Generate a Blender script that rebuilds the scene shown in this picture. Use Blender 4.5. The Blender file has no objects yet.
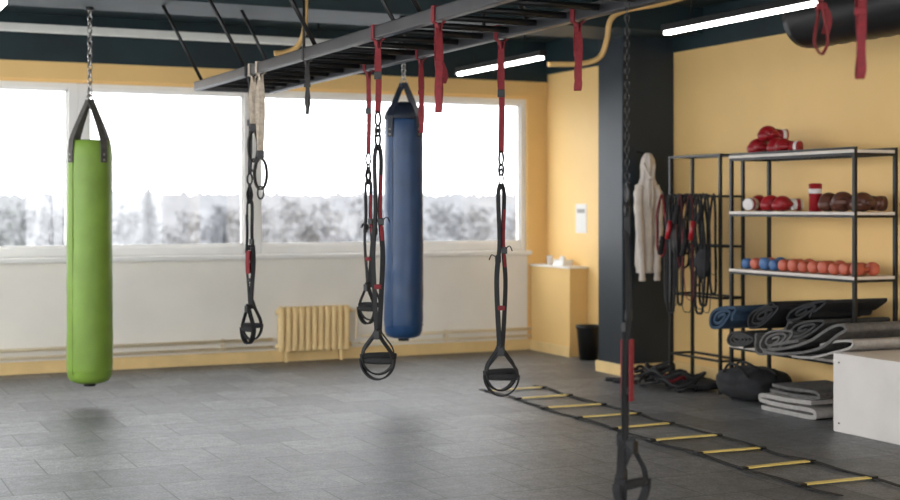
import bpy, bmesh, math, random
from mathutils import Vector, Matrix
from mathutils import noise as mn
random.seed(7)
V=Vector
sc=bpy.context.scene
sc.view_settings.view_transform='Standard'
sc.view_settings.exposure=0.22

# ---------------------------------------------------------------- materials
MC={}
def mat(name,col,rough=0.6,metal=0.0,var=0.12,ns=6.0,bump=0.0,bs=60.0,col2=None,spec=0.5,stretch=None,rp=(.35,.65)):
    if name in MC: return MC[name]
    m=bpy.data.materials.new(name); m.use_nodes=True
    nt=m.node_tree; N=nt.nodes; L=nt.links
    b=N['Principled BSDF']
    b.inputs['Roughness'].default_value=rough
    b.inputs['Metallic'].default_value=metal
    b.inputs['Specular IOR Level'].default_value=spec
    tc=N.new('ShaderNodeTexCoord')
    n=N.new('ShaderNodeTexNoise'); n.inputs['Scale'].default_value=ns; n.inputs['Detail'].default_value=5
    if stretch:
        mp=N.new('ShaderNodeMapping'); mp.inputs['Scale'].default_value=stretch
        L.new(tc.outputs['Object'],mp.inputs['Vector']); L.new(mp.outputs[0],n.inputs['Vector'])
    else: L.new(tc.outputs['Object'],n.inputs['Vector'])
    r=N.new('ShaderNodeValToRGB')
    c=V(col); d=V(col2) if col2 else c*(1-var)
    e=c if col2 else c*(1+var)
    r.color_ramp.elements[0].position=rp[0]; r.color_ramp.elements[1].position=rp[1]
    r.color_ramp.elements[0].color=(*d,1); r.color_ramp.elements[1].color=(min(e.x,1),min(e.y,1),min(e.z,1),1)
    L.new(n.outputs['Fac'],r.inputs['Fac']); L.new(r.outputs['Color'],b.inputs['Base Color'])
    if bump:
        n2=N.new('ShaderNodeTexNoise'); n2.inputs['Scale'].default_value=bs; n2.inputs['Detail'].default_value=3
        L.new(tc.outputs['Object'],n2.inputs['Vector'])
        bp=N.new('ShaderNodeBump'); bp.inputs['Strength'].default_value=bump; bp.inputs['Distance'].default_value=0.01
        L.new(n2.outputs['Fac'],bp.inputs['Height']); L.new(bp.outputs['Normal'],b.inputs['Normal'])
    MC[name]=m; return m
def emis(name,col,s):
    m=bpy.data.materials.new(name); m.use_nodes=True
    b=m.node_tree.nodes['Principled BSDF']
    b.inputs['Base Color'].default_value=(*col,1); b.inputs['Emission Color'].default_value=(*col,1)
    b.inputs['Emission Strength'].default_value=s
    return m
def floor_mat():
    m=bpy.data.materials.new('rubber_tiles'); m.use_nodes=True
    nt=m.node_tree;N=nt.nodes;L=nt.links;b=N['Principled BSDF']
    g=N.new('ShaderNodeNewGeometry')
    br=N.new('ShaderNodeTexBrick'); br.offset=0.5; br.squash=1
    for k,v in (('Scale',1.0),('Mortar Size',0.005),('Mortar Smooth',0.3),('Brick Width',0.5),('Row Height',0.5),('Bias',0.0)):
        br.inputs[k].default_value=v
    br.inputs['Color1'].default_value=(0.098,0.101,0.106,1)
    br.inputs['Color2'].default_value=(0.178,0.182,0.187,1)
    br.inputs['Mortar'].default_value=(0.035,0.036,0.038,1)
    L.new(g.outputs['Position'],br.inputs['Vector'])
    def nz(scale,det,lo,hi,p0=.3,p1=.7):
        n=N.new('ShaderNodeTexNoise'); n.inputs['Scale'].default_value=scale; n.inputs['Detail'].default_value=det; n.inputs['Roughness'].default_value=.65
        L.new(g.outputs['Position'],n.inputs['Vector'])
        r=N.new('ShaderNodeValToRGB'); r.color_ramp.elements[0].position=p0; r.color_ramp.elements[1].position=p1
        r.color_ramp.elements[0].color=(lo,lo,lo,1); r.color_ramp.elements[1].color=(hi,hi,hi,1)
        L.new(n.outputs['Fac'],r.inputs['Fac']); return n,r
    n,r=nz(70,6,.3,1.65); _,r3=nz(2.2,6,.70,1.22); _,r4=nz(14,6,.72,1.26,.36,.64)
    cur=br.outputs['Color']
    for q in (r,r3,r4):
        mm=N.new('ShaderNodeMix'); mm.data_type='RGBA'; mm.blend_type='MULTIPLY'; mm.inputs[0].default_value=1
        L.new(cur,mm.inputs[6]); L.new(q.outputs['Color'],mm.inputs[7]); cur=mm.outputs[2]
    L.new(cur,b.inputs['Base Color'])
    b.inputs['Roughness'].default_value=0.47; b.inputs['Specular IOR Level'].default_value=0.55
    inv=N.new('ShaderNodeMath'); inv.operation='SUBTRACT'; inv.inputs[0].default_value=1
    L.new(br.outputs['Fac'],inv.inputs[1])
    ad=N.new('ShaderNodeMath'); ad.operation='MULTIPLY_ADD'; ad.inputs[1].default_value=0.4
    L.new(n.outputs['Fac'],ad.inputs[0]); L.new(inv.outputs[0],ad.inputs[2])
    bp=N.new('ShaderNodeBump'); bp.inputs['Strength'].default_value=.6; bp.inputs['Distance'].default_value=.004
    L.new(ad.outputs[0],bp.inputs['Height']); L.new(bp.outputs['Normal'],b.inputs['Normal'])
    return m
def glass_mat():
    m=bpy.data.materials.new('window_glass'); m.use_nodes=True
    nt=m.node_tree;N=nt.nodes;L=nt.links
    N.remove(N['Principled BSDF'])
    t=N.new('ShaderNodeBsdfTransparent'); g=N.new('ShaderNodeBsdfGlossy'); g.inputs['Roughness'].default_value=.02
    mx=N.new('ShaderNodeMixShader'); mx.inputs[0].default_value=.04
    L.new(t.outputs[0],mx.inputs[1]); L.new(g.outputs[0],mx.inputs[2]); L.new(mx.outputs[0],N['Material Output'].inputs[0])
    return m

YEL=mat('yellow_paint',(0.86,0.575,0.23),.6,var=.03,ns=1.5)
CREAM=mat('cream_plaster',(0.87,0.84,0.77),.7,var=.03,ns=2)
RADY=mat('radiator_yellow',(0.88,0.66,0.33),.4,var=.04)
TRIMY=mat('trim_yellow',(0.82,0.59,0.27),.5,var=.05)
PIPEC=mat('pipe_cream',(0.80,0.70,0.50),.5,var=.05)
TEAL=mat('dark_teal_paint',(0.006,0.021,0.027),.6,var=.25,ns=2)
COLM=mat('column_paint',(0.009,0.018,0.027),.5,var=.1,ns=3)
WHT=mat('white_pvc',(0.86,0.85,0.82),.4,var=.02)
BLK=mat('black_steel',(0.009,0.009,0.010),.4,metal=.3,var=.1)
RIGM=mat('rig_steel',(0.07,0.07,0.075),.35,metal=.7,var=.1)
CHROME=mat('chain_steel',(0.35,0.34,0.33),.3,metal=1,var=.1)
WEBB=mat('black_webbing',(0.008,0.008,0.009),.8,var=.3,ns=80)
WEBR=mat('red_webbing',(0.17,0.007,0.012),.75,var=.2,ns=60)
WEBT=mat('tan_webbing',(0.44,0.37,0.29),.8,var=.2,ns=40)
FOAM=mat('black_foam',(0.013,0.013,0.014),.9,var=.2,ns=60)
GRN=mat('green_leather',(0.172,0.290,0.036),.5,var=.08,ns=5,bump=.35,bs=10)
BLU=mat('blue_leather',(0.012,0.050,0.135),.36,var=.12,ns=5,bump=.35,bs=10)
NAVY=mat('navy_leather',(0.008,0.014,0.03),.5,var=.1)
DGREY=mat('dark_grey_strap',(0.04,0.038,0.036),.8,var=.2,ns=40)
BSTR=mat('bag_strap',(0.085,0.08,0.072),.8,var=.2,ns=40)
SHELF=mat('shelf_board',(0.66,0.60,0.54),.5,var=.05,ns=4)
REDL=mat('red_leather',(0.30,0.010,0.016),.35,var=.1)
BRNL=mat('brown_leather',(0.09,0.03,0.018),.4,var=.15)
WHTL=mat('white_leather',(0.75,0.72,0.70),.45,var=.04)
ORG=mat('orange_vinyl',(0.50,0.11,0.06),.5,var=.08)
BLV=mat('blue_vinyl',(0.05,0.13,0.30),.5,var=.08)
MBLUE=mat('mat_blue',(0.022,0.05,0.09),.85,var=.15,ns=30)
MBLK=mat('mat_black',(0.013,0.013,0.015),.85,var=.2,ns=30)
MGRY=mat('mat_grey',(0.12,0.115,0.11),.9,var=.2,ns=30)
MDG=mat('mat_dark_grey',(0.045,0.044,0.043),.9,var=.2,ns=30)
MLG=mat('mat_light_grey',(0.38,0.36,0.34),.9,var=.1,ns=30)
PLY=mat('plyo_board',(0.68,0.64,0.60),.6,var=.05,ns=3)
CLOTH=mat('beige_cotton',(0.62,0.56,0.50),.95,var=.08,ns=10,bump=.3,bs=40)
LADY=mat('ladder_yellow',(0.78,0.60,0.18),.45,var=.05)
TUBE=emis('led_tube',(1.0,0.96,0.9),16.0)
FLOORM=floor_mat(); GLASS=glass_mat()
PAPER=mat('paper',(0.8,0.78,0.74),.8,var=.03)

# ---------------------------------------------------------------- builder
def cr(pts,n=6,closed=False):
    P=[V(p) for p in pts]; out=[]; k=len(P)
    rng=range(k) if closed else range(k-1)
    for i in rng:
        g=(lambda j:P[j%k]) if closed else (lambda j:P[max(0,min(k-1,j))])
        a,b,c,d=g(i-1),g(i),g(i+1),g(i+2)
        for s in range(n):
            t=s/n
            out.append(.5*((2*b)+(c-a)*t+(2*a-5*b+4*c-d)*t*t+(3*b-a-3*c+d)*t**3))
    if not closed: out.append(P[-1])
    return out
class B:
    def __init__(s,name): s.name=name; s.bm=bmesh.new(); s.mats=[]; s.M=Matrix.Identity(4)
    def mi(s,m):
        if m not in s.mats: s.mats.append(m)
        return s.mats.index(m)
    def raw(s,vs,fs,m,smooth=True):
        i=s.mi(m); bv=[s.bm.verts.new(s.M@V(v)) for v in vs]
        for f in fs:
            try:
                q=s.bm.faces.new([bv[k] for k in f]); q.material_index=i; q.smooth=smooth
            except ValueError: pass
    def box(s,x0,x1,y0,y1,z0,z1,m,bev=0,seg=2):
        t=bmesh.new(); bmesh.ops.create_cube(t,size=1)
        for v in t.verts: v.co=V(((x0+x1)/2+v.co.x*(x1-x0),(y0+y1)/2+v.co.y*(y1-y0),(z0+z1)/2+v.co.z*(z1-z0)))
        if bev: bmesh.ops.bevel(t,geom=t.edges[:],offset=bev,segments=seg,affect='EDGES',profile=.5)
        t.verts.index_update()
        s.raw([v.co.copy() for v in t.verts],[[v.index for v in f.verts] for f in t.faces],m,False); t.free()
        return s
    def ell(s,c,r,m,rot=None,seg=18,rings=12,fn=None):
        R=rot or Matrix.Identity(3); c=V(c); vs=[];fs=[]
        for i in range(rings+1):
            ph=math.pi*i/rings
            for j in range(seg):
                th=2*math.pi*j/seg
                u=V((math.sin(ph)*math.cos(th),math.sin(ph)*math.sin(th),math.cos(ph)))
                k=fn(u) if fn else 1
                vs.append(c+R@V((u.x*r[0]*k,u.y*r[1]*k,u.z*r[2]*k)))
        for i in range(rings):
            for j in range(seg):
                a=i*seg+j;b=i*seg+(j+1)%seg
                fs.append((a,a+seg,b+seg,b))
        s.raw(vs,fs,m); return s
    def sweep(s,pts,r,m,seg=8,closed=False,radii=None,flat=1.0):
        P=[V(p) for p in pts]; n=len(P); vs=[];fs=[]
        def tan(i):
            a=P[(i-1)%n] if closed or i>0 else P[0]; b=P[(i+1)%n] if closed or i<n-1 else P[-1]
            d=b-a
            return d.normalized() if d.length>1e-9 else V((0,0,1))
        T=tan(0); up=V((0,0,1)) if abs(T.z)<.9 else V((1,0,0))
        N=(up-T*up.dot(T)).normalized()
        for i in range(n):
            T=tan(i); N=(N-T*N.dot(T)).normalized(); Bn=T.cross(N)
            rr=radii[i] if radii else r
            for j in range(seg):
                a=2*math.pi*j/seg; vs.append(P[i]+N*math.cos(a)*rr+Bn*math.sin(a)*rr*flat)
        for i in range(n if closed else n-1):
            i2=(i+1)%n
            for j in range(seg):
                j2=(j+1)%seg; fs.append((i*seg+j,i*seg+j2,i2*seg+j2,i2*seg+j))
        if not closed:
            fs.append(tuple(range(seg))[::-1]); fs.append(tuple((n-1)*seg+j for j in range(seg)))
        s.raw(vs,fs,m); return s
    def cyl(s,p0,p1,r,m,seg=16,r1=None):
        return s.sweep([p0,p1],r,m,seg=seg,radii=[r,r if r1 is None else r1])
    def ribbon(s,pts,W,w,t,m,closed=False):
        P=[V(p) for p in pts]; n=len(P); vs=[];fs=[]
        Ws=W if isinstance(W,list) else [V(W).normalized()]*n
        for i in range(n):
            a=P[(i-1)%n] if closed or i>0 else P[0]; b=P[(i+1)%n] if closed or i<n-1 else P[-1]
            T=(b-a).normalized(); w_=Ws[i]; N=T.cross(w_).normalized()
            for su,sv in ((-1,-1),(1,-1),(1,1),(-1,1)): vs.append(P[i]+w_*su*w/2+N*sv*t/2)
        for i in range(n if closed else n-1):
            k=(i+1)%n
            for j in range(4):
                j2=(j+1)%4; fs.append((i*4+j,i*4+j2,k*4+j2,k*4+j))
        if not closed: fs.append((3,2,1,0)); fs.append(tuple((n-1)*4+j for j in range(4)))
        s.raw(vs,fs,m,False); return s
    def lathe(s,c,prof,m,seg=40,fn=None):
        vs=[];fs=[];n=len(prof)
        for i,(r,z) in enumerate(prof):
            for j in range(seg):
                th=2*math.pi*j/seg; k=fn(th,z) if fn else 1
                vs.append(V((c[0]+r*k*math.cos(th),c[1]+r*k*math.sin(th),c[2]+z)))
        for i in range(n-1):
            for j in range(seg):
                j2=(j+1)%seg; fs.append((i*seg+j,i*seg+j2,(i+1)*seg+j2,(i+1)*seg+j))
        fs.append(tuple(range(seg))[::-1]); fs.append(tuple((n-1)*seg+j for j in range(seg)))
        s.raw(vs,fs,m); return s
    def ring(s,c,rx,rz,r,m,ang=0,seg=6,n=16):
        c=V(c); u=V((math.cos(ang),math.sin(ang),0))
        return s.sweep([c+u*rx*math.cos(2*math.pi*i/n)+V((0,0,1))*rz*math.sin(2*math.pi*i/n) for i in range(n)],r,m,seg=seg,closed=True)
    def chain(s,x,y,z0,z1,m,L=.05,r=.0045):
        n=max(1,int((z1-z0)/(L*.8))); 
        for i in range(n+1):
            z=z0+(z1-z0)*(i+.5)/(n+1)
            s.ring((x,y,z),L*.28,(z1-z0)/(n+1)*.5+r*1.3,r,m,ang=(i%2)*math.pi/2+.4,n=12)
    def done(s,parent=None):
        bmesh.ops.recalc_face_normals(s.bm,faces=s.bm.faces[:])
        me=bpy.data.meshes.new(s.name); s.bm.to_mesh(me); s.bm.free()
        for m in s.mats: me.materials.append(m)
        o=bpy.data.objects.new(s.name,me); sc.collection.objects.link(o)
        if parent: o.parent=parent
        return o

RX=7.08; BY=12.85; CZ=3.2; LX=-1.5; NY=-2.0
# ---------------------------------------------------------------- room
B('floor').box(LX-.2,RX+.2,NY-.2,BY+.25,-.1,0,FLOORM).done()
B('ceiling').box(LX-.2,RX+.2,NY-.2,BY+.25,CZ,CZ+.1,TEAL).done()
W0,W1=.2,6.85; ZB,ZT=1.03,2.60
b=B('wall_back')
b.box(LX,RX,BY,BY+.25,0,ZB,CREAM); b.box(LX,RX,BY,BY+.25,ZT,2.78,YEL); b.box(LX,RX,BY-.02,BY+.25,2.78,CZ,TEAL)
b.box(LX,W0,BY,BY+.25,ZB,ZT,CREAM); b.box(W1,RX,BY,BY+.25,ZB,ZT,YEL); b.box(W1,RX,BY-.004,BY,0,ZB,YEL); b.done()
b=B('wall_right'); b.box(RX,RX+.2,NY,BY+.25,0,2.86,YEL); b.box(RX-.02,RX+.2,NY,BY,2.86,CZ,TEAL); b.done()
b=B('wall_left')
b.box(LX-.2,LX,NY,BY+.25,0,.6,CREAM); b.box(LX-.2,LX,NY,BY+.25,2.8,CZ,YEL)
for y0,y1 in ((NY,-1.4),(3,3.3),(7.4,7.7),(12.2,BY+.25)): b.box(LX-.2,LX,y0,y1,.6,2.8,CREAM)
b.done()
b=B('wall_near')
b.box(LX,RX,NY-.2,NY,0,.6,CREAM); b.box(LX,RX,NY-.2,NY,2.8,CZ,YEL)
for x0,x1 in ((LX,-1),(2.6,3.0),(6.6,RX)): b.box(x0,x1,NY-.2,NY,.6,2.8,CREAM)  # unseen window openings, made taller to let in more daylight
b.done()
# back windows
def window(i,x0,x1,fl,fr):
    b=B('window_%d'%i); y0,y1=BY+.03,BY+.10
    b.box(x0,x0+fl,y0,y1,ZB,ZT,WHT,.006); b.box(x1-fr,x1,y0,y1,ZB,ZT,WHT,.006)
    b.box(x0+fl,x1-fr,y0,y1,ZT-.055,ZT,WHT,.006); b.box(x0+fl,x1-fr,y0,y1,ZB,ZB+.085,WHT,.006)
    a,c,d,e=x0+fl,x1-fr,ZB+.085,ZT-.055
    b.box(a,a+.02,y0+.02,y1-.01,d,e,WHT); b.box(c-.02,c,y0+.02,y1-.01,d,e,WHT)
    b.box(a,c,y0+.02,y1-.01,d,d+.02,WHT); b.box(a,c,y0+.02,y1-.01,e-.02,e,WHT)
    b.box(a,c,y0+.04,y0+.046,d,e,GLASS)
    b.done()
window(1,W0,2.28,.06,.09); window(2,2.28,3.905,.09,.08); window(3,3.905,W1,.08,.06)
b=B('trim_1'); b.box(LX,W1+.02,BY-.07,BY+.03,ZB-.045,ZB,WHT,.008); b.done()
b=B('trim_2'); b.box(LX,RX-.01,BY-.03,BY,ZT+.02,2.78,YEL,.004); b.done()
b=B('baseboard_back'); b.box(LX,6.88,BY-.025,BY,0,.11,TRIMY,.004); b.done()
b=B('baseboard_right'); b.box(RX-.02,RX,NY,10.49,0,.11,TRIMY,.004); b.box(RX-.02,RX,10.92,12.0,0,.11,TRIMY,.004); b.done()
b=B('column'); b.box(6.54,RX-.001,10.50,10.91,0,CZ,COLM,.006); b.done()
b=B('baseboard_column'); b.box(6.52,6.54,10.48,10.93,0,.1,TRIMY,.004); b.box(6.54,RX-.02,10.48,10.50,0,.1,TRIMY,.004); b.done()
b=B('corner_boxing'); b.box(6.88,RX-.001,12.02,BY-.031,0,.87,YEL,.004); b.box(6.86,RX-.001,12.0,BY-.03,.87,.89,CREAM,.004); b.box(6.865,6.88,12.0,BY-.03,0,.1,TRIMY); b.done()
b=B('paper_cup'); b.lathe((6.95,12.55,.89),[(.025,0),(.035,.09),(.037,.093),(.033,.09)],WHTL,seg=20); b.done()
b=B('tissue_box'); b.box(6.91,7.02,12.2,12.42,.89,.95,PAPER,.006); b.ell((6.965,12.31,.96),(.03,.04,.03),PAPER); b.done()
b=B('wall_notice'); b.box(RX-.004,RX,12.03,12.24,1.22,1.51,PAPER); b.box(RX-.006,RX-.003,12.06,12.21,1.42,1.46,MLG); b.done()
b=B('waste_bin'); b.lathe((6.93,11.74,0),[(.09,0),(.115,.30),(.125,.31),(.125,.335),(.108,.335),(.09,.03)],BLK,seg=28); b.done()
# radiator
b=B('radiator'); x0,x1=4.12,4.84; n=11; w=(x1-x0)/n
for i in range(n):
    a=x0+i*w
    b.box(a+.004,a+w-.004,BY-.13,BY-.05,.10,.53,RADY,.016,3)
    b.box(a+.018,a+w-.018,BY-.139,BY-.125,.15,.48,RADY,.006,2)
for z in (.15,.48): b.cyl((x0-.02,BY-.09,z),(x1+.02,BY-.09,z),.024,RADY)
for x in (x0+.08,x1-.08): b.box(x-.012,x+.012,BY-.11,BY-.07,0,.12,RADY); b.box(x-.01,x+.01,BY-.06,BY,.4,.43,RADY)
b.sweep(cr([(x1+.02,BY-.09,.48),(x1+.07,BY-.09,.475),(x1+.08,BY-.09,.42),(x1+.08,BY-.09,.2)],6),.012,PIPEC)
b.sweep([(x1+.02,BY-.09,.15),(x1+.12,BY-.09,.15)],.012,PIPEC); b.done()
b=B('heating_pipe')
b.cyl((LX,BY-.06,.22),(x0-.04,BY-.06,.22),.016,PIPEC); b.cyl((LX,BY-.06,.15),(x0-.04,BY-.06,.15),.014,PIPEC)
b.cyl((x1+.14,BY-.06,.22),(6.86,BY-.06,.22),.016,PIPEC); b.cyl((x1+.14,BY-.06,.15),(6.86,BY-.06,.15),.014,PIPEC)
x=-1
while x<6.8:
    if not (4.0<x<5): b.box(x-.01,x+.01,BY-.07,BY,.13,.24,PIPEC)
    x+=1.15
b.done()
# ---------------------------------------------------------------- ceiling gear
for y0,y1,z in ((10.02,10.78,2.98),(6.8,7.1,3.0),(3.6,3.9,3.0)):
    b=B('ceiling_beam'); b.box(LX,RX-.02,y0,y1,z,CZ,TEAL,.01); b.done()
b=B('cable_tray'); b.box(LX,5.2,12.35,12.45,2.985,3.05,mat('tray_grey',(.66,.66,.62),.5,var=.05),.005)
for x in (-1,1,3,4.4): b.cyl((x,12.4,3.04),(x,12.4,CZ),.006,BLK)
b.done()
YP=mat('gas_pipe_yellow',(0.62,0.40,0.15),.5,var=.05)
b=B('gas_pipe'); b.sweep(cr([(5.3,9.6,2.60),(5.56,9.55,2.61),(5.70,9.49,2.66),(5.75,9.46,2.8),(5.77,9.44,2.95),(5.88,9.4,3.03),(6.17,9.28,3.09),(6.5,9.2,3.2)],8),.022,YP,seg=12); b.done()
b=B('gas_pipe'); b.sweep(cr([(3.12,9.75,2.60),(3.2,9.74,2.61),(3.28,9.72,2.65),(3.33,9.70,2.76),(3.34,9.7,2.95),(3.34,9.7,3.2)],8),.02,YP,seg=12); b.done()
b=B('ventilation_duct')
pts=[];rad=[]
for i in range(120):
    pts.append((6.32,7.75-i*.07,2.80)); rad.append(.215+.008*(i%2))
b.sweep(pts,.2,BLK,seg=28,radii=rad)
for y in (7.2,4.5,2.0,0): b.cyl((6.32,y,2.99),(6.32,y,CZ),.01,BLK)
b.done()
def lamp(x,y0,z=2.6):
    b=B('linear_lamp')
    b.box(x-.03,x+.03,y0,y0+1.5,z+.018,z+.06,BLK,.004)
    b.box(x-.024,x+.024,y0+.02,y0+1.48,z-.008,z+.018,TUBE,.008)
    for y in (y0+.3,y0+1.2): b.cyl((x,y,z+.06),(x,y,CZ),.004,BLK,seg=6)
    b.done()
for x,y in ((5.05,9.22),(5.05,6.1),(5.05,2.9),(5.05,-.3),(1.0,7.9),(1.0,4.8),(1.0,1.6)): lamp(x,y)

# ---------------------------------------------------------------- rig
ZR=2.35; R1,R2=2.68,3.26
b=B('suspension_rig')
for X in (R1,R2): b.box(X-.025,X+.025,2.3,10.25,ZR,ZR+.065,RIGM,.006)
for i in range(27): b.cyl((R1,2.45+i*.295,ZR+.034),(R2,2.45+i*.295,ZR+.034),.016,BLK,seg=12)
b.box(R1,R2,10.22,10.27,ZR,ZR+.065,RIGM,.006)
for y in (2.8,4.6,6.1,7.6,9.0,10.1):
    for X,dx in ((R1,-.33),(R2,-.3)):
        b.cyl((X,y,ZR+.06),(X+dx,y+.3,CZ),.013,BLK,seg=8)
for y in (3.7,6.6,9.5): b.cyl((R2,y,ZR+.06),(R2,y,CZ),.011,BLK,seg=8)
b.done()

def loop_over(b,x,y,m,w=.035):
    b.M=Matrix.Identity(4)
    e=.029
    b.ribbon([(x-.005,y,ZR-.05),(x-.012,y,ZR-.012),(x-e,y,ZR-.003),(x-e,y,ZR+.069),(x+e,y,ZR+.069),(x+e,y,ZR-.003),(x+.012,y,ZR-.012),(x+.005,y,ZR-.05)],(0,1,0),w,.005,m)
def trainer(x,y,zb,ang,red=.55,topm=None,lowred=None,hw=.09,chain=False,mid=True):
    b=B('suspension_trainer'); tm=topm or WEBR
    loop_over(b,x,y,tm if not chain else WEBB)
    b.M=Matrix.Translation((x,y,0))@Matrix.Rotation(math.radians(ang),4,'Z')
    zt=ZR-.03; z1=zt-red
    if chain: b.chain(0,0,z1,zt,BLK,L=.03,r=.0026)
    else:
        b.ribbon(cr([(0,0,zt),(.004,.004,zt-red*.5),(0,0,z1)],5),(1,0,0),.03,.004,tm)
        b.box(-.019,.019,-.007,.007,zt-red*.45-.02,zt-red*.45+.02,BLK,.003)
        b.ribbon(cr([(0,.006,zt),(-.004,.012,zt-red*.3),(0,.006,zt-red*.45)],4),(1,0,0),.03,.003,tm)
    b.ring((0,0,z1-.03),.016,.036,.006,BLK,ang=.7)
    b.ring((0,0,z1-.09),.012,.028,.006,BLK,ang=-.3)
    z2=z1-.1; z3=zb+.26
    L=z2-z3
    b.ribbon(cr([(0,0,z2+.02),(.012,.004,z2-.03),(0,0,z2-.09),(-.012,-.004,z2-.03),(0,0,z2+.02)],4),V((.2,1,0)),.024,.005,WEBB)
    for s in (-1,1):
        p=[(s*.004,0,z2-.06),(s*.016,s*.006,z2-L*.14),(s*.010,s*.01,z2-L*.4),(s*.022,s*.008,z2-L*.62),(s*.014,0,z2-L*.85),(s*.006,0,z3)]
        P=cr(p,6)
        b.ribbon(P,V((1,.35*s,0)),.022,.0035,WEBB)
        q=[v+V((s*.003,-.006,0)) for v in P if z2-L*.55<v.z<z2-L*.2]
        if len(q)>2: b.ribbon(q,V((1,.35*s,0)),.016,.003,WEBR if s>0 and lowred is None and mid else WEBB)
        q=[v+V((s*.003,.008,0)) for v in P if v.z<z2-L*.45]
        if len(q)>2: b.ribbon(q,V((1,.35*s,0)),.022,.003,WEBB)
        zk=z2-L*(.45 if s>0 else .5)
        b.box(s*.016-.015,s*.016+.015,-.008,.012,zk-.018,zk+.018,BLK,.003)
        if mid: b.ribbon(cr([(s*.016,.01,zk),(s*.045,.02,zk+.022),(s*.06,.02,zk-.005)],4),V((0,1,0)),.02,.004,WEBB)
    b.box(-.018,.018,-.012,.012,z2-L*.78-.012,z2-L*.78+.012,WEBR if mid else BLK,.003)
    if lowred:
        b.ribbon([(0,.016,lowred[0]),(.004,.018,(lowred[0]+lowred[1])/2),(0,.016,lowred[1])],(1,0,0),.034,.005,WEBR)
        b.ribbon([(0,-.016,lowred[0]),(-.004,-.018,(lowred[0]+lowred[1])/2),(0,-.016,lowred[1])],(1,0,0),.034,.005,WEBR)
    base=b.M.copy()
    for k,(da,dy) in enumerate(((-14,-.018),(20,.022))):
        b.M=base@Matrix.Translation((0,dy,0))@Matrix.Rotation(math.radians(da),4,'Z')
        zz=zb+(.022 if k else 0); zg=zz+.105
        for s in (-1,1):
            b.ribbon(cr([(s*.003,0,zz+.27),(s*.02,0,zz+.22),(s*hw*.8,0,zg+.045),(s*hw*.92,0,zg)],5),V((s*.3,1,0)),.028,.0055,WEBB)
        b.box(-.016,.016,-.018,.018,zz+.215,zz+.26,BLK,.004)
        b.sweep([(-hw*.9,0,zg),(-hw*.6,0,zg),(0,0,zg),(hw*.6,0,zg),(hw*.9,0,zg)],.016,FOAM,seg=14,radii=[.014,.017,.018,.017,.014])
        b.ribbon([(hw*1.0*math.cos(t),0,zg+.01-math.sin(t)*.105) for t in [math.pi*i/16 for i in range(17)]],V((0,1,0)),.034,.008,WEBB)
    return b.done()
trainer(R1,8.9,.58,-60,red=.62,topm=WEBB,hw=.07,mid=False,lowred=(1.05,1.2))
trainer(R1,6.65,.60,-28,red=.35)
trainer(R2,8.25,.74,-50,red=.5,hw=.07)
trainer(R2,6.40,.515,-20,red=.55)
trainer(R1,4.27,.40,35,red=.75,chain=True,lowred=(.80,1.02),mid=False)

def short_strap(name,x,y,zb,m,open_=0,ang=-25,w=.034,tail=.0):
    b=B(name); loop_over(b,x,y,m,w)
    b.M=Matrix.Translation((x,y,0))@Matrix.Rotation(math.radians(ang),4,'Z')
    zt=ZR-.03; L=zt-zb
    if open_:
        P=cr([(0,0,zt),(-.004,.006,zt-L*.4),(-open_,.0,zb+L*.22),(-open_*.9,0,zb+.03),(0,0,zb),(open_*.9,0,zb+.03),(open_,0,zb+L*.22),(.004,-.004,zt-L*.4),(0,-.006,zt)],6)
        b.ribbon(P,V((.45,.89,0)),w,.004,m)
    else:
        P=cr([(0,.004,zt),(-.004,.010,zt-L*.3),(.006,.022,zb+L*.3),(0,.016,zb+.02),(0,0,zb),(.003,-.014,zb+.03),(-.002,-.022,zb+L*.25),(.006,-.008,zt-L*.35),(0,-.004,zt)],6)
        n=len(P); b.ribbon(P,[V((math.cos(.5*math.sin(i*.16)),math.sin(.5*math.sin(i*.16)),0)) for i in range(n)],w,.004,m)
    b.box(-.018,.018,-.014,.014,zt-L*.42-.012,zt-L*.42+.012,m,.003)
    if tail: b.ribbon(cr([(.01,.012,zt-L*.4),(.03,.02,zt-L*.55),(.02,.02,zt-L*.4-tail)],5),V((1,.3,0)),w*.9,.004,m)
    return b.done()
short_strap('hanging_strap',R1,5.9,1.93,WEBR,tail=.10,w=.034)
short_strap('hanging_strap',R2,7.42,1.92,WEBR,w=.026)
short_strap('hanging_strap',R1,7.75,2.03,DGREY,w=.022)
short_strap('hanging_strap',R2,5.62,2.03,WEBR,w=.034)
short_strap('hanging_strap',R2,3.92,2.03,WEBR,open_=.022,tail=.1)
short_strap('hanging_strap',R2,3.72,1.93,WEBR,w=.028)
# tan straps with rings
b=B('gym_strap_set'); 
for yy,zb_,o in ((8.82,1.78,.03),(8.66,1.60,.04)):
    loop_over(b,R1,yy,WEBT)
    b.M=Matrix.Translation((R1,yy,0))@Matrix.Rotation(math.radians(-25),4,'Z')
    zt=ZR-.03
    b.ribbon(cr([(0,0,zt),(.012,0,zt-.2),(.0,0,zb_+.22)],6),V((1,.2,0)),.036,.004,WEBT)
    b.ribbon(cr([(0,.01,zt),(-.018,.01,zt-.15),(-.005,.01,zb_+.25)],6),V((1,-.2,0)),.036,.004,WEBT)
    b.box(-.022,.022,-.01,.016,zb_+.2,zb_+.25,BLK,.003)
    b.ribbon([(o*math.cos(t),0,zb_+.1+.1*math.sin(t)) for t in [2*math.pi*i/24 for i in range(24)]],V((.35,.93,0)),.03,.008,DGREY,closed=True)
    b.ring((0,0,zb_-.02),.02,.04,.006,BLK)
b.done()

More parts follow.
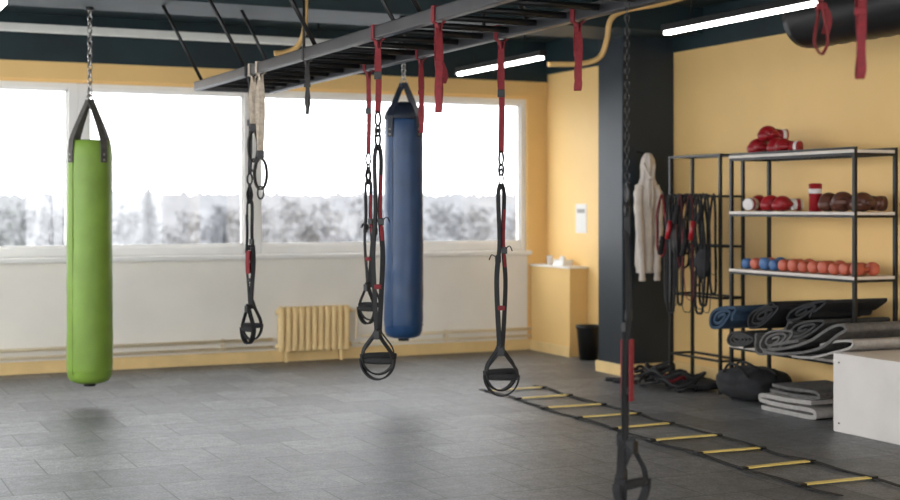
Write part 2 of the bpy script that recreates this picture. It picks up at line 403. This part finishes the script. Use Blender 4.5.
# ---------------------------------------------------------------- punching bags
def bag(x,y,z0,z1,r,m,sm,zc,ztop,cone=False):
    b=B('punching_bag')
    L=z1-z0; prof=[(.03,0),(r*.6,.004),(r*.86,.02),(r*.97,.055),(r,.11)]
    n=40
    for i in range(1,n): 
        prof.append((r*(1+.006*math.sin(i*1.3)+.02*(1-i/n)),.11+(L-.2)*i/n))
    prof+= [(r*.97,L-.06),(r*.93,L-.015),(r*.86,L),(r*.5,L+.003),(.01,L+.005)]
    b.lathe((x,y,z0),prof,m,seg=64,fn=lambda th,z:1+.008*math.sin(3*th+z*5)+.016*mn.noise(V((math.cos(th)*2,math.sin(th)*2,z*9))))
    for a in (0.6,3.7):
        b.sweep([(x+(r*1.02)*math.cos(a),y+(r*1.02)*math.sin(a),z0+.08+(L-.16)*i/20) for i in range(21)],.004,m,seg=6)
    b.lathe((x,y,z0+.10),[(r*1.02,0),(r*1.03,.004),(r*1.02,.008)],m,seg=48)
    b.cyl((x,y,z0-.02),(x,y,z0+.02),r*.28,BLK,seg=20)
    p=V((x,y,0))
    if cone:
        b.lathe((x,y,z1-.03),[(r*1.0,0),(r*1.015,.015),(r*.95,.05),(r*.78,.10),(r*.5,.13),(.03,.14)],sm,seg=40)
    for k in range(4):
        a=math.pi/2*k+.45; c=V((math.cos(a),math.sin(a),0)); t=V((-math.sin(a),math.cos(a),0))
        top=[p+c*r*1.035+V((0,0,z1-.17)),p+c*r*1.03+V((0,0,z1-.08)),p+c*r*1.0+V((0,0,z1-.005))]
        for q in range(1,7):
            f=q/6; top.append(p+c*(r*(1-f)+.012*f)+V((0,0,z1+(zc-z1)*f**.93)))
        b.ribbon(top,t,.055,.008,sm)
        q=p+c*(r*1.06)
        for dz in (.15,.11): b.cyl(q+V((0,0,z1-dz)),q+c*.004+V((0,0,z1-dz)),.009,CHROME,seg=10)
    b.box(x-.03,x+.03,y-.03,y+.03,zc-.05,zc-.005,sm,.01)
    b.ring((x,y,zc+.01),.024,.028,.006,CHROME,ang=.3)
    b.chain(x,y,zc+.03,ztop-.01,CHROME,L=.06,r=.0055)
    b.cyl((x,y,ztop-.02),(x,y,ztop),.03,BLK)
    return b.done()
bag(1.97,10.66,.165,1.985,.165,GRN,BSTR,2.29,2.98)
bag(4.30,10.13,.455,2.20,.152,BLU,NAVY,2.46,2.98,cone=True)

# ---------------------------------------------------------------- agility ladder
b=B('agility_ladder')
def LP(s,side):
    y=10.05-s; cx=5.015-(10.05-y)*.047+.24
    return V((cx+side*.24+.014*math.sin(s*5+side),y,0.006+.004*math.sin(s*9+side)+.004))
for side in (-1,1):
    b.ribbon([LP(i*.05,side*(1+.03*math.sin(i*.63+side))) for i in range(-3,89 if side<0 else 95)],V((1,0,0)),.035,.004,WEBB)
for k in range(9):
    s=k*.51; a=LP(s,-1);c=LP(s,1); a.z=c.z=.014
    c.y+=.02*math.sin(k*2)
    P=[a+(c-a)*t/6 for t in range(7)]
    b.ribbon(P,V((0,1,0)),.045,.006,LADY)
    for e in (a,c): b.box(e.x-.022,e.x+.022,e.y-.026,e.y+.026,.004,.022,BLK,.004)
b.done()

# ---------------------------------------------------------------- plyo box
b=B('plyo_box')
b.box(6.22,6.88,6.60,7.36,0,.52,PLY,.006)
for z in (.06,.46):
    for y in (6.66,7.30): b.cyl((6.216,y,z),(6.222,y,z),.006,DGREY,seg=10)
b.done()

# ---------------------------------------------------------------- shelving unit
XF,XB=6.56,6.92; Y0,Y1=7.54,8.94
b=B('shelving_unit')
for X in (XF,XB):
    for Y in (Y0,Y1): b.box(X-.013,X+.013,Y-.013,Y+.013,0,1.90,BLK,.002)
for z in (1.86,1.43,.985,.40):
    b.box(XF-.02,XB+.02,Y0-.01,Y1+.01,z,z+.022,SHELF,.003)
    for X in (XF,XB): b.box(X-.01,X+.01,Y0,Y1,z-.018,z,BLK)
    for Y in (Y0,Y1): b.box(XF,XB,Y-.01,Y+.01,z-.018,z,BLK)
for X in (XF,XB): b.box(X-.01,X+.01,Y0,Y1,1.885,1.90,BLK)
b.done()

def glove(x,y,z,yaw,m,cuff,roll=0,s=1.0):
    b=B('boxing_glove')
    b.M=Matrix.Translation((x,y,z))@Matrix.Rotation(math.radians(yaw),4,'Z')@Matrix.Rotation(math.radians(roll),4,'X')@Matrix.Scale(s,4)
    b.ell((.02,0,.065),(.085,.062,.062),m,fn=lambda u:1+.06*math.cos(3*u.x))
    b.ell((.055,0,.048),(.055,.058,.047),m)
    b.ell((-.01,.055,.06),(.055,.026,.028),m,rot=Matrix.Rotation(.35,3,'Z'))
    b.sweep([(-.05,0,.058),(-.09,0,.055),(-.14,0,.055),(-.145,0,.055)],.05,cuff,seg=18,radii=[.05,.045,.05,.04])
    b.sweep([(-.095,0,.055),(-.125,0,.055)],.05,WHTL if (cuff is m and m is not BRNL) else m,seg=18,radii=[.049,.051])
    return b.done()
zt=1.883
glove(6.72,8.78,zt,150,REDL,REDL); glove(6.74,8.60,zt,200,REDL,REDL,); glove(6.70,8.46,zt,110,REDL,REDL,s=.9)
glove(6.73,8.68,zt+.10,170,REDL,REDL,s=.95)
z2=1.453
glove(6.70,8.80,z2,20,REDL,WHTL,s=.95); glove(6.71,8.62,z2,170,REDL,WHTL,s=.95); glove(6.70,8.47,z2,160,REDL,WHTL,s=.9)
glove(6.72,7.98,z2,200,BRNL,BRNL,s=1.05); glove(6.70,7.80,z2,100,BRNL,BRNL,s=1.1); glove(6.74,7.64,z2,170,BRNL,BRNL,s=1.05)
b=B('tape_canister'); b.lathe((6.70,8.12,z2),[(.045,0),(.045,.12),(.048,.125),(.048,.20),(.03,.205)],REDL,seg=20); b.lathe((6.70,8.12,z2+.13),[(.049,0),(.049,.035)],WHTL,seg=20); b.done()
z3=1.008
for i in range(12):
    y=8.82-i*.112; m=BLV if i in(0,2,3) else ORG; r=.042+.006*((i*7)%3)/2
    b=B('dumbbell')
    for x in (6.62,6.76):
        b.sweep([(x-.035,y,z3+r),(x-.03,y,z3+r),(x-.015,y,z3+r),(x+.015,y,z3+r),(x+.03,y,z3+r),(x+.035,y,z3+r)],r,m,seg=12,radii=[r*.6,r*.88,r,r,r*.88,r*.6])
    b.cyl((6.62,y,z3+r),(6.76,y,z3+r),.014,m,seg=12); b.done()

# ---------------------------------------------------------------- rolled mats (leaf-like, squashed rolls)
def rolled(Yc,Zc,a,bb,m,x0=6.34,x1=6.92,turns=3.5,th=.016,tilt=0,yaw=0,wob=.05,lip=.25,ph=0):
    b=B('exercise_mat')
    b.M=Matrix.Translation(((x0+x1)/2,Yc,Zc))@Matrix.Rotation(math.radians(yaw),4,'Z')@Matrix.Rotation(math.radians(tilt),4,'X')
    n=int(turns*30); P=[]
    for i in range(n+1):
        t=i/n; t_=2*math.pi*turns*t+ph; k=.12+.88*t
        c=math.cos(t_); s_=math.sin(t_)
        P.append(V((0,a*k*c*(1+wob*math.sin(3*t_+t*4)),bb*k*s_*(1+.4*c)*(1+wob*math.sin(2*t_+t*7)))))
    e=P[-1]; d=(P[-1]-P[-3]).normalized()
    for q in range(1,6): P.append(e+d*lip*a*q/5+V((0,0,.012*math.sin(q))))
    b.ribbon(P,V((1,0,0)),(x1-x0),th,m)
    return b.done()
def folded(name,pts,m,x0,x1,th=.014,yaw=0):
    b=B(name); P=cr([(0,p[0],p[1]) for p in pts],8)
    P=[V((0,p.y,p.z)) for p in P]
    c=(x0+x1)/2; b.M=Matrix.Translation((c,0,0))
    b.ribbon(P,V((1,0,0)),x1-x0,th,m); return b.done()
rolled(8.72,.655,.19,.075,MBLUE,tilt=-24,x0=6.30,turns=2.6,th=.022)
rolled(8.54,.50,.17,.055,MDG,tilt=-6,x0=6.33,ph=1)
rolled(8.28,.70,.23,.062,MBLK,tilt=-24,x0=6.36,ph=2,turns=3)
rolled(8.12,.535,.25,.078,MGRY,tilt=-20,x0=6.33,ph=.5,turns=3)
rolled(7.86,.755,.26,.045,MBLK,tilt=-20,x0=6.38,turns=2.2,ph=3)
rolled(7.80,.64,.27,.06,MDG,tilt=-18,x0=6.34,turns=2.5,ph=4)
folded('exercise_mat',[(8.2,.44),(7.95,.45),(7.6,.52),(7.40,.63),(7.32,.67),(7.36,.70),(7.48,.67),(7.7,.56),(7.98,.485),(8.12,.475),(8.1,.50),(7.8,.555)],MGRY,6.29,6.9,th=.020)
folded('exercise_mat',[(7.9,.44),(7.7,.45),(7.45,.51),(7.30,.555),(7.28,.595),(7.4,.59),(7.6,.545)],MLG,6.31,6.9,th=.016)
folded('folded_mat',[(8.36,.016),(8.1,.016),(7.80,.018),(7.76,.044),(7.82,.066),(8.1,.06),(8.34,.066),(8.38,.085),(8.34,.105),(8.1,.105),(7.8,.118)],MLG,6.40,6.95,th=.03)
folded('folded_mat',[(8.32,.142),(8.1,.137),(7.82,.148),(7.78,.168),(7.84,.188),(8.1,.178),(8.30,.183)],MGRY,6.45,6.95,th=.022)
# duffel bag: boxy soft body, grab handles, zip
b=B('duffel_bag')
R=Matrix.Rotation(math.radians(6),3,'Z')
b.ell((6.66,8.79,.125),(.20,.29,.122),MBLK,rot=R,seg=40,rings=28,fn=lambda u:(abs(u.x)**3.2+abs(u.y)**3.2+abs(u.z)**3.2)**(-1/3.2)*(1+.12*mn.noise(V((u.x*3,u.y*4,u.z*3)))*(1 if u.z>-.3 else .2)))
b.sweep(cr([(6.48,8.62,.2),(6.44,8.67,.27),(6.46,8.83,.285),(6.48,8.94,.2)],6),.010,WEBB)
b.sweep(cr([(6.60,8.62,.23),(6.56,8.70,.285),(6.58,8.86,.29),(6.60,8.95,.23)],6),.010,WEBB)
b.sweep(cr([(6.68,8.52,.2),(6.68,8.64,.25),(6.66,8.92,.25),(6.66,9.04,.2)],6),.006,DGREY); b.done()

# ---------------------------------------------------------------- storage rack with bands
XF1,XB1=6.62,6.84; A0,A1=9.17,9.87
b=B('storage_rack')
for X in (XF1,XB1):
    for Y in (A0,A1): b.box(X-.012,X+.012,Y-.012,Y+.012,0,1.91,BLK,.002)
for z in (1.89,1.56,1.16,.75,.25):
    for X in (XF1,XB1): b.box(X-.009,X+.009,A0,A1,z,z+.018,BLK)
    for Y in (A0,A1): b.box(XF1,XB1,Y-.009,Y+.009,z,z+.018,BLK)
for i in range(6):
    y=A0+.08+i*.11; b.cyl((XF1,y,1.57),(XF1-.12,y,1.59),.006,BLK,seg=8)
b.done()
b=B('resistance_bands')
cols=[WEBB,DGREY,WEBB,MGRY,WEBB,WEBR,WEBB,MBLK,WEBB]
for i in range(30):
    y=A0+.04+(i%15)*.045; x=XF1-.035-.035*(i%3); zt=1.585; zb=random.uniform(.60,1.2); o=random.uniform(.025,.07)
    c=cols[i%9]; w=random.uniform(-.03,.03)
    P=cr([(x,y,zt),(x-.01,y+o,zt-.15),(x-.015,y+o*1.1+w,(zt+zb)/2),(x-.01,y+o*.9,zb+.06),(x,y,zb),(x,y-o*.9,zb+.06),(x,y-o+w,(zt+zb)/2),(x,y-o*.7,zt-.15)],5,closed=True)
    if i%2: b.ribbon(P,V((.5,.8,0)),.03,.005,c,closed=True)
    else: b.sweep(P,.010,c,closed=True,seg=6)
for i in range(6):
    y=A0+.07+i*.11; zz=1.5-.13*(i%3); b.cyl((XF1-.13,y,zz),(XF1-.14,y+.03,zz-.15),.02,(FOAM,REDL,FOAM)[i%3],seg=10)
b.ell((XF1-.08,9.3,1.05),(.05,.09,.14),MBLK,fn=lambda u:1+.1*math.sin(6*u.z+3*u.y)); b.ell((XF1-.08,9.66,1.22),(.045,.07,.12),DGREY,fn=lambda u:1+.1*math.sin(5*u.z))
b.done()
b=B('jump_rope_bundle')
for i in range(14):
    cx,cy=6.46+.07*math.sin(i*2.1),9.42+(.13*i)%.62; r=.09+.03*(i%3)
    P=[(cx+r*math.cos(t)*(1+.25*math.sin(2*t+i)),cy+r*1.2*math.sin(t),.035+.009*i+.02*math.sin(3*t+i)) for t in [2*math.pi*k/28 for k in range(28)]]
    b.sweep(P,.013,WEBR if i==6 else WEBB,closed=True,seg=7)
for s in (0,.13): b.cyl((6.36,9.95+s,.02),(6.22,10.12+s,.02),.017,FOAM)
b.ell((6.62,9.55,.05),(.16,.30,.05),MBLK,seg=28,rings=16,fn=lambda u:1+.22*mn.noise(V((u.x*4,u.y*5,u.z*3)))); b.done()

# ---------------------------------------------------------------- hoodie
b=B('hooded_jacket'); cx,cy=6.70,10.36
lev=[(1.955,.012,.012),(1.945,.035,.03),(1.90,.062,.05),(1.84,.072,.058),(1.78,.066,.055),(1.73,.07,.05),(1.68,.098,.055),(1.60,.112,.06),(1.45,.108,.055),(1.25,.105,.055),(1.08,.11,.055),(.98,.112,.055),(.95,.10,.05),(.91,.098,.05),(.905,.07,.03)]
vs=[];fs=[];sg=48
for z,rx,ry in lev:
    for j in range(sg):
        t=2*math.pi*j/sg; k=1+.10*math.sin(5*t+z*2)+.06*math.sin(9*t-z*4)
        vs.append((cx+.01*math.sin(z*4)+rx*k*math.cos(t)*.9,cy+ry*k*math.sin(t),z))
for i in range(len(lev)-1):
    for j in range(sg): fs.append((i*sg+j,i*sg+(j+1)%sg,(i+1)*sg+(j+1)%sg,(i+1)*sg+j))
b.raw(vs,fs,CLOTH)
for s in (-1,1):
    P=cr([(cx+s*.075,cy-.01,1.66),(cx+s*.105,cy-.03,1.56),(cx+s*.10,cy-.045,1.3),(cx+s*.08,cy-.05,1.0),(cx+s*.075,cy-.05,.84)],6)
    b.sweep(P,.04,CLOTH,seg=14,radii=[.045-.018*(i/len(P))+.004*math.sin(i*1.7) for i in range(len(P))],flat=.8)
for s in (-1,1): b.sweep(cr([(cx+s*.02,cy-.06,1.72),(cx+s*.024,cy-.07,1.6),(cx+s*.02,cy-.068,1.48)],4),.004,WHTL,seg=6)
b.sweep(cr([(cx-.05,cy-.03,1.86),(cx-.035,cy-.062,1.80),(cx,cy-.075,1.73),(cx+.035,cy-.062,1.80),(cx+.05,cy-.03,1.86)],5),.012,CLOTH,seg=8)
b.cyl((cx,cy,1.95),(cx,10.5,1.97),.008,BLK); b.done()

# ---------------------------------------------------------------- outside: snowy forest under overcast sky
SNOW=mat('snow',(0.36,0.365,0.375),.9,var=.03)
B('ground_snow').box(-200,260,14,400,-8.4,-8.2,SNOW).done()
def ridge(dist,x0,x1,zt,jag,m,step=.3,depth=10,freq=.35,seed=0):
    # hillside of packed distant crowns
    b=B('treeline'); n=int((x1-x0)/step); rows=16; vs=[];fs=[]
    for i in range(n+1):
        x=x0+i*step
        top=zt+jag*(.5*mn.noise(V((x*freq*.25,seed,0)))+.6*abs(mn.noise(V((x*freq,seed+5,0))))+.5*mn.noise(V((x*freq*3.7,seed+9,0)))+.4*mn.noise(V((x*freq*11,seed,3))))
        for j in range(rows+1):
            f=j/rows; z=-8.2+(top+8.2)*f
            vs.append((x,dist+depth*((z+8.2)/12)**2,z))
    for i in range(n):
        for j in range(rows):
            a=i*(rows+1)+j; fs.append((a,a+rows+1,a+rows+2,a+1))
    b.raw(vs,fs,m); b.done()
FAR=mat('forest_far',(0.180,0.182,0.187),1,col2=(.150,.152,.157),ns=.5,spec=0,stretch=(1,0,.9))  # pale grey: distance haze is put into the ridge colour
MID=mat('forest_mid',(0.200,0.202,0.207),1,col2=(.160,.162,.167),ns=.5,spec=0,stretch=(1,0,.9))  # mist mixed into this ridge's colour too
ridge(240,-10,215,3.6,1.6,FAR,seed=1,freq=.2)
ridge(165,-8,148,.8,1.3,MID,seed=20,freq=.3)
# individual bare, snow-dusted trees, haze painted into their pale greys: trunk, limbs and a cloud of twig clusters
TW=[mat('twigs_a',(0.15,0.152,0.157),1,var=.15,ns=1,spec=0),mat('twigs_b',(0.20,0.202,0.207),1,var=.15,ns=1,spec=0),mat('twigs_c',(0.25,0.252,0.256),1,var=.12,ns=1,spec=0)]
TRK=mat('tree_trunk',(0.085,0.085,0.088),1,var=.2,spec=0)
def bare_tree(b,x,y,h,s,m,n):
    z=-8.2; b.cyl((x,y,z),(x+random.uniform(-.3,.3),y,z+h*.8),.13,TRK,seg=4,r1=.04)
    wd=h*random.uniform(.13,.2)
    vs=[];fs=[]
    lob=[(random.uniform(-.6,.6)*wd,random.uniform(-.5,.5)*wd,random.uniform(.35,.9)*h,random.uniform(.45,.8)*wd) for _ in range(7)]
    for lx,ly,lz,lr in lob[:4]: b.cyl((x,y,z+lz*.6),(x+lx,y+ly,z+lz),.06,TRK,seg=3,r1=.02)
    for k in range(n):
        lx,ly,lz,lr=random.choice(lob)
        d=V((random.gauss(0,1),random.gauss(0,1),random.gauss(0,1))).normalized()*lr*random.random()**.5
        c=V((x+lx+d.x,y+ly+d.y,min(z+lz+d.z*1.1,z+h)))
        for q in range(3):
            vs.append(c+V((random.uniform(-1,1),random.uniform(-1,1),random.uniform(-1.1,1.1)))*s)
        fs.append((3*k,3*k+1,3*k+2))
    b.raw(vs,fs,m,False)
def stand(dist,n,h0,h1,s,mi,tn,jit):
    b=B('treeline'); x0,x1=dist*.06,dist*.74
    for i in range(n):
        x=x0+(x1-x0)*(i+random.uniform(-.6,1.6))/n
        bare_tree(b,x,dist+random.uniform(-jit,jit),random.uniform(h0,h1),s,TW[random.choice(mi)],tn)
    b.done()
stand(150,95,9.2,11.2,.42,(0,1,1),150,8)
stand(105,70,7.4,9.6,.30,(1,1,2),200,7)
stand(72,44,5.6,7.6,.22,(1,2,2),260,4)
NEAR=mat('forest_near',(0.19,0.193,0.198),1,col2=(.11,.113,.117),ns=2.2,spec=0)  # conifer tone lightened to paint in the haze
def conifer(b,x,y,h,m):
    z=-8.2; k=26; r0=h*.13
    b.cyl((x,y,z),(x,y,z+h*.97),.12,m,seg=5,r1=.03)
    for i in range(k):
        f=i/k; zz=z+h*.1+h*.9*f; r=r0*(1-f)**.75*random.uniform(.7,1.25)+.08; sg=11; vs=[(x,y,zz+h*.9/k*1.3)]
        for j in range(sg*2):
            t=math.pi*j/sg+i*1.3; rr=r*((1 if j%2 else .3)*random.uniform(.6,1.25)); vs.append((x+rr*math.cos(t),y+rr*math.sin(t),zz-.22*rr-random.uniform(0,.2)))
        b.raw(vs,[(0,1+j,1+(j+1)%(2*sg)) for j in range(2*sg)],m,False)
for x,y,h in ((13.35,59,10.6),(13.95,61,9.9),(16.9,60,9.3)):
    b=B('conifer_tree'); conifer(b,x,y,h,NEAR); b.done()

# ---------------------------------------------------------------- world, camera
w=bpy.data.worlds.new('overcast'); sc.world=w; w.use_nodes=True
bg=w.node_tree.nodes['Background']; bg.inputs['Color'].default_value=(0.95,0.97,1.0,1); bg.inputs['Strength'].default_value=4.8
cam=bpy.data.cameras.new('camera'); co=bpy.data.objects.new('camera',cam); sc.collection.objects.link(co)
co.location=(0,0,1.5); co.rotation_euler=(math.radians(90),0,math.radians(-24.9))
cam.sensor_width=36; cam.lens=56; cam.shift_y=-.05; cam.clip_end=1000
cam.dof.use_dof=True; cam.dof.focus_distance=7.3; cam.dof.aperture_fstop=2.0
sc.camera=co
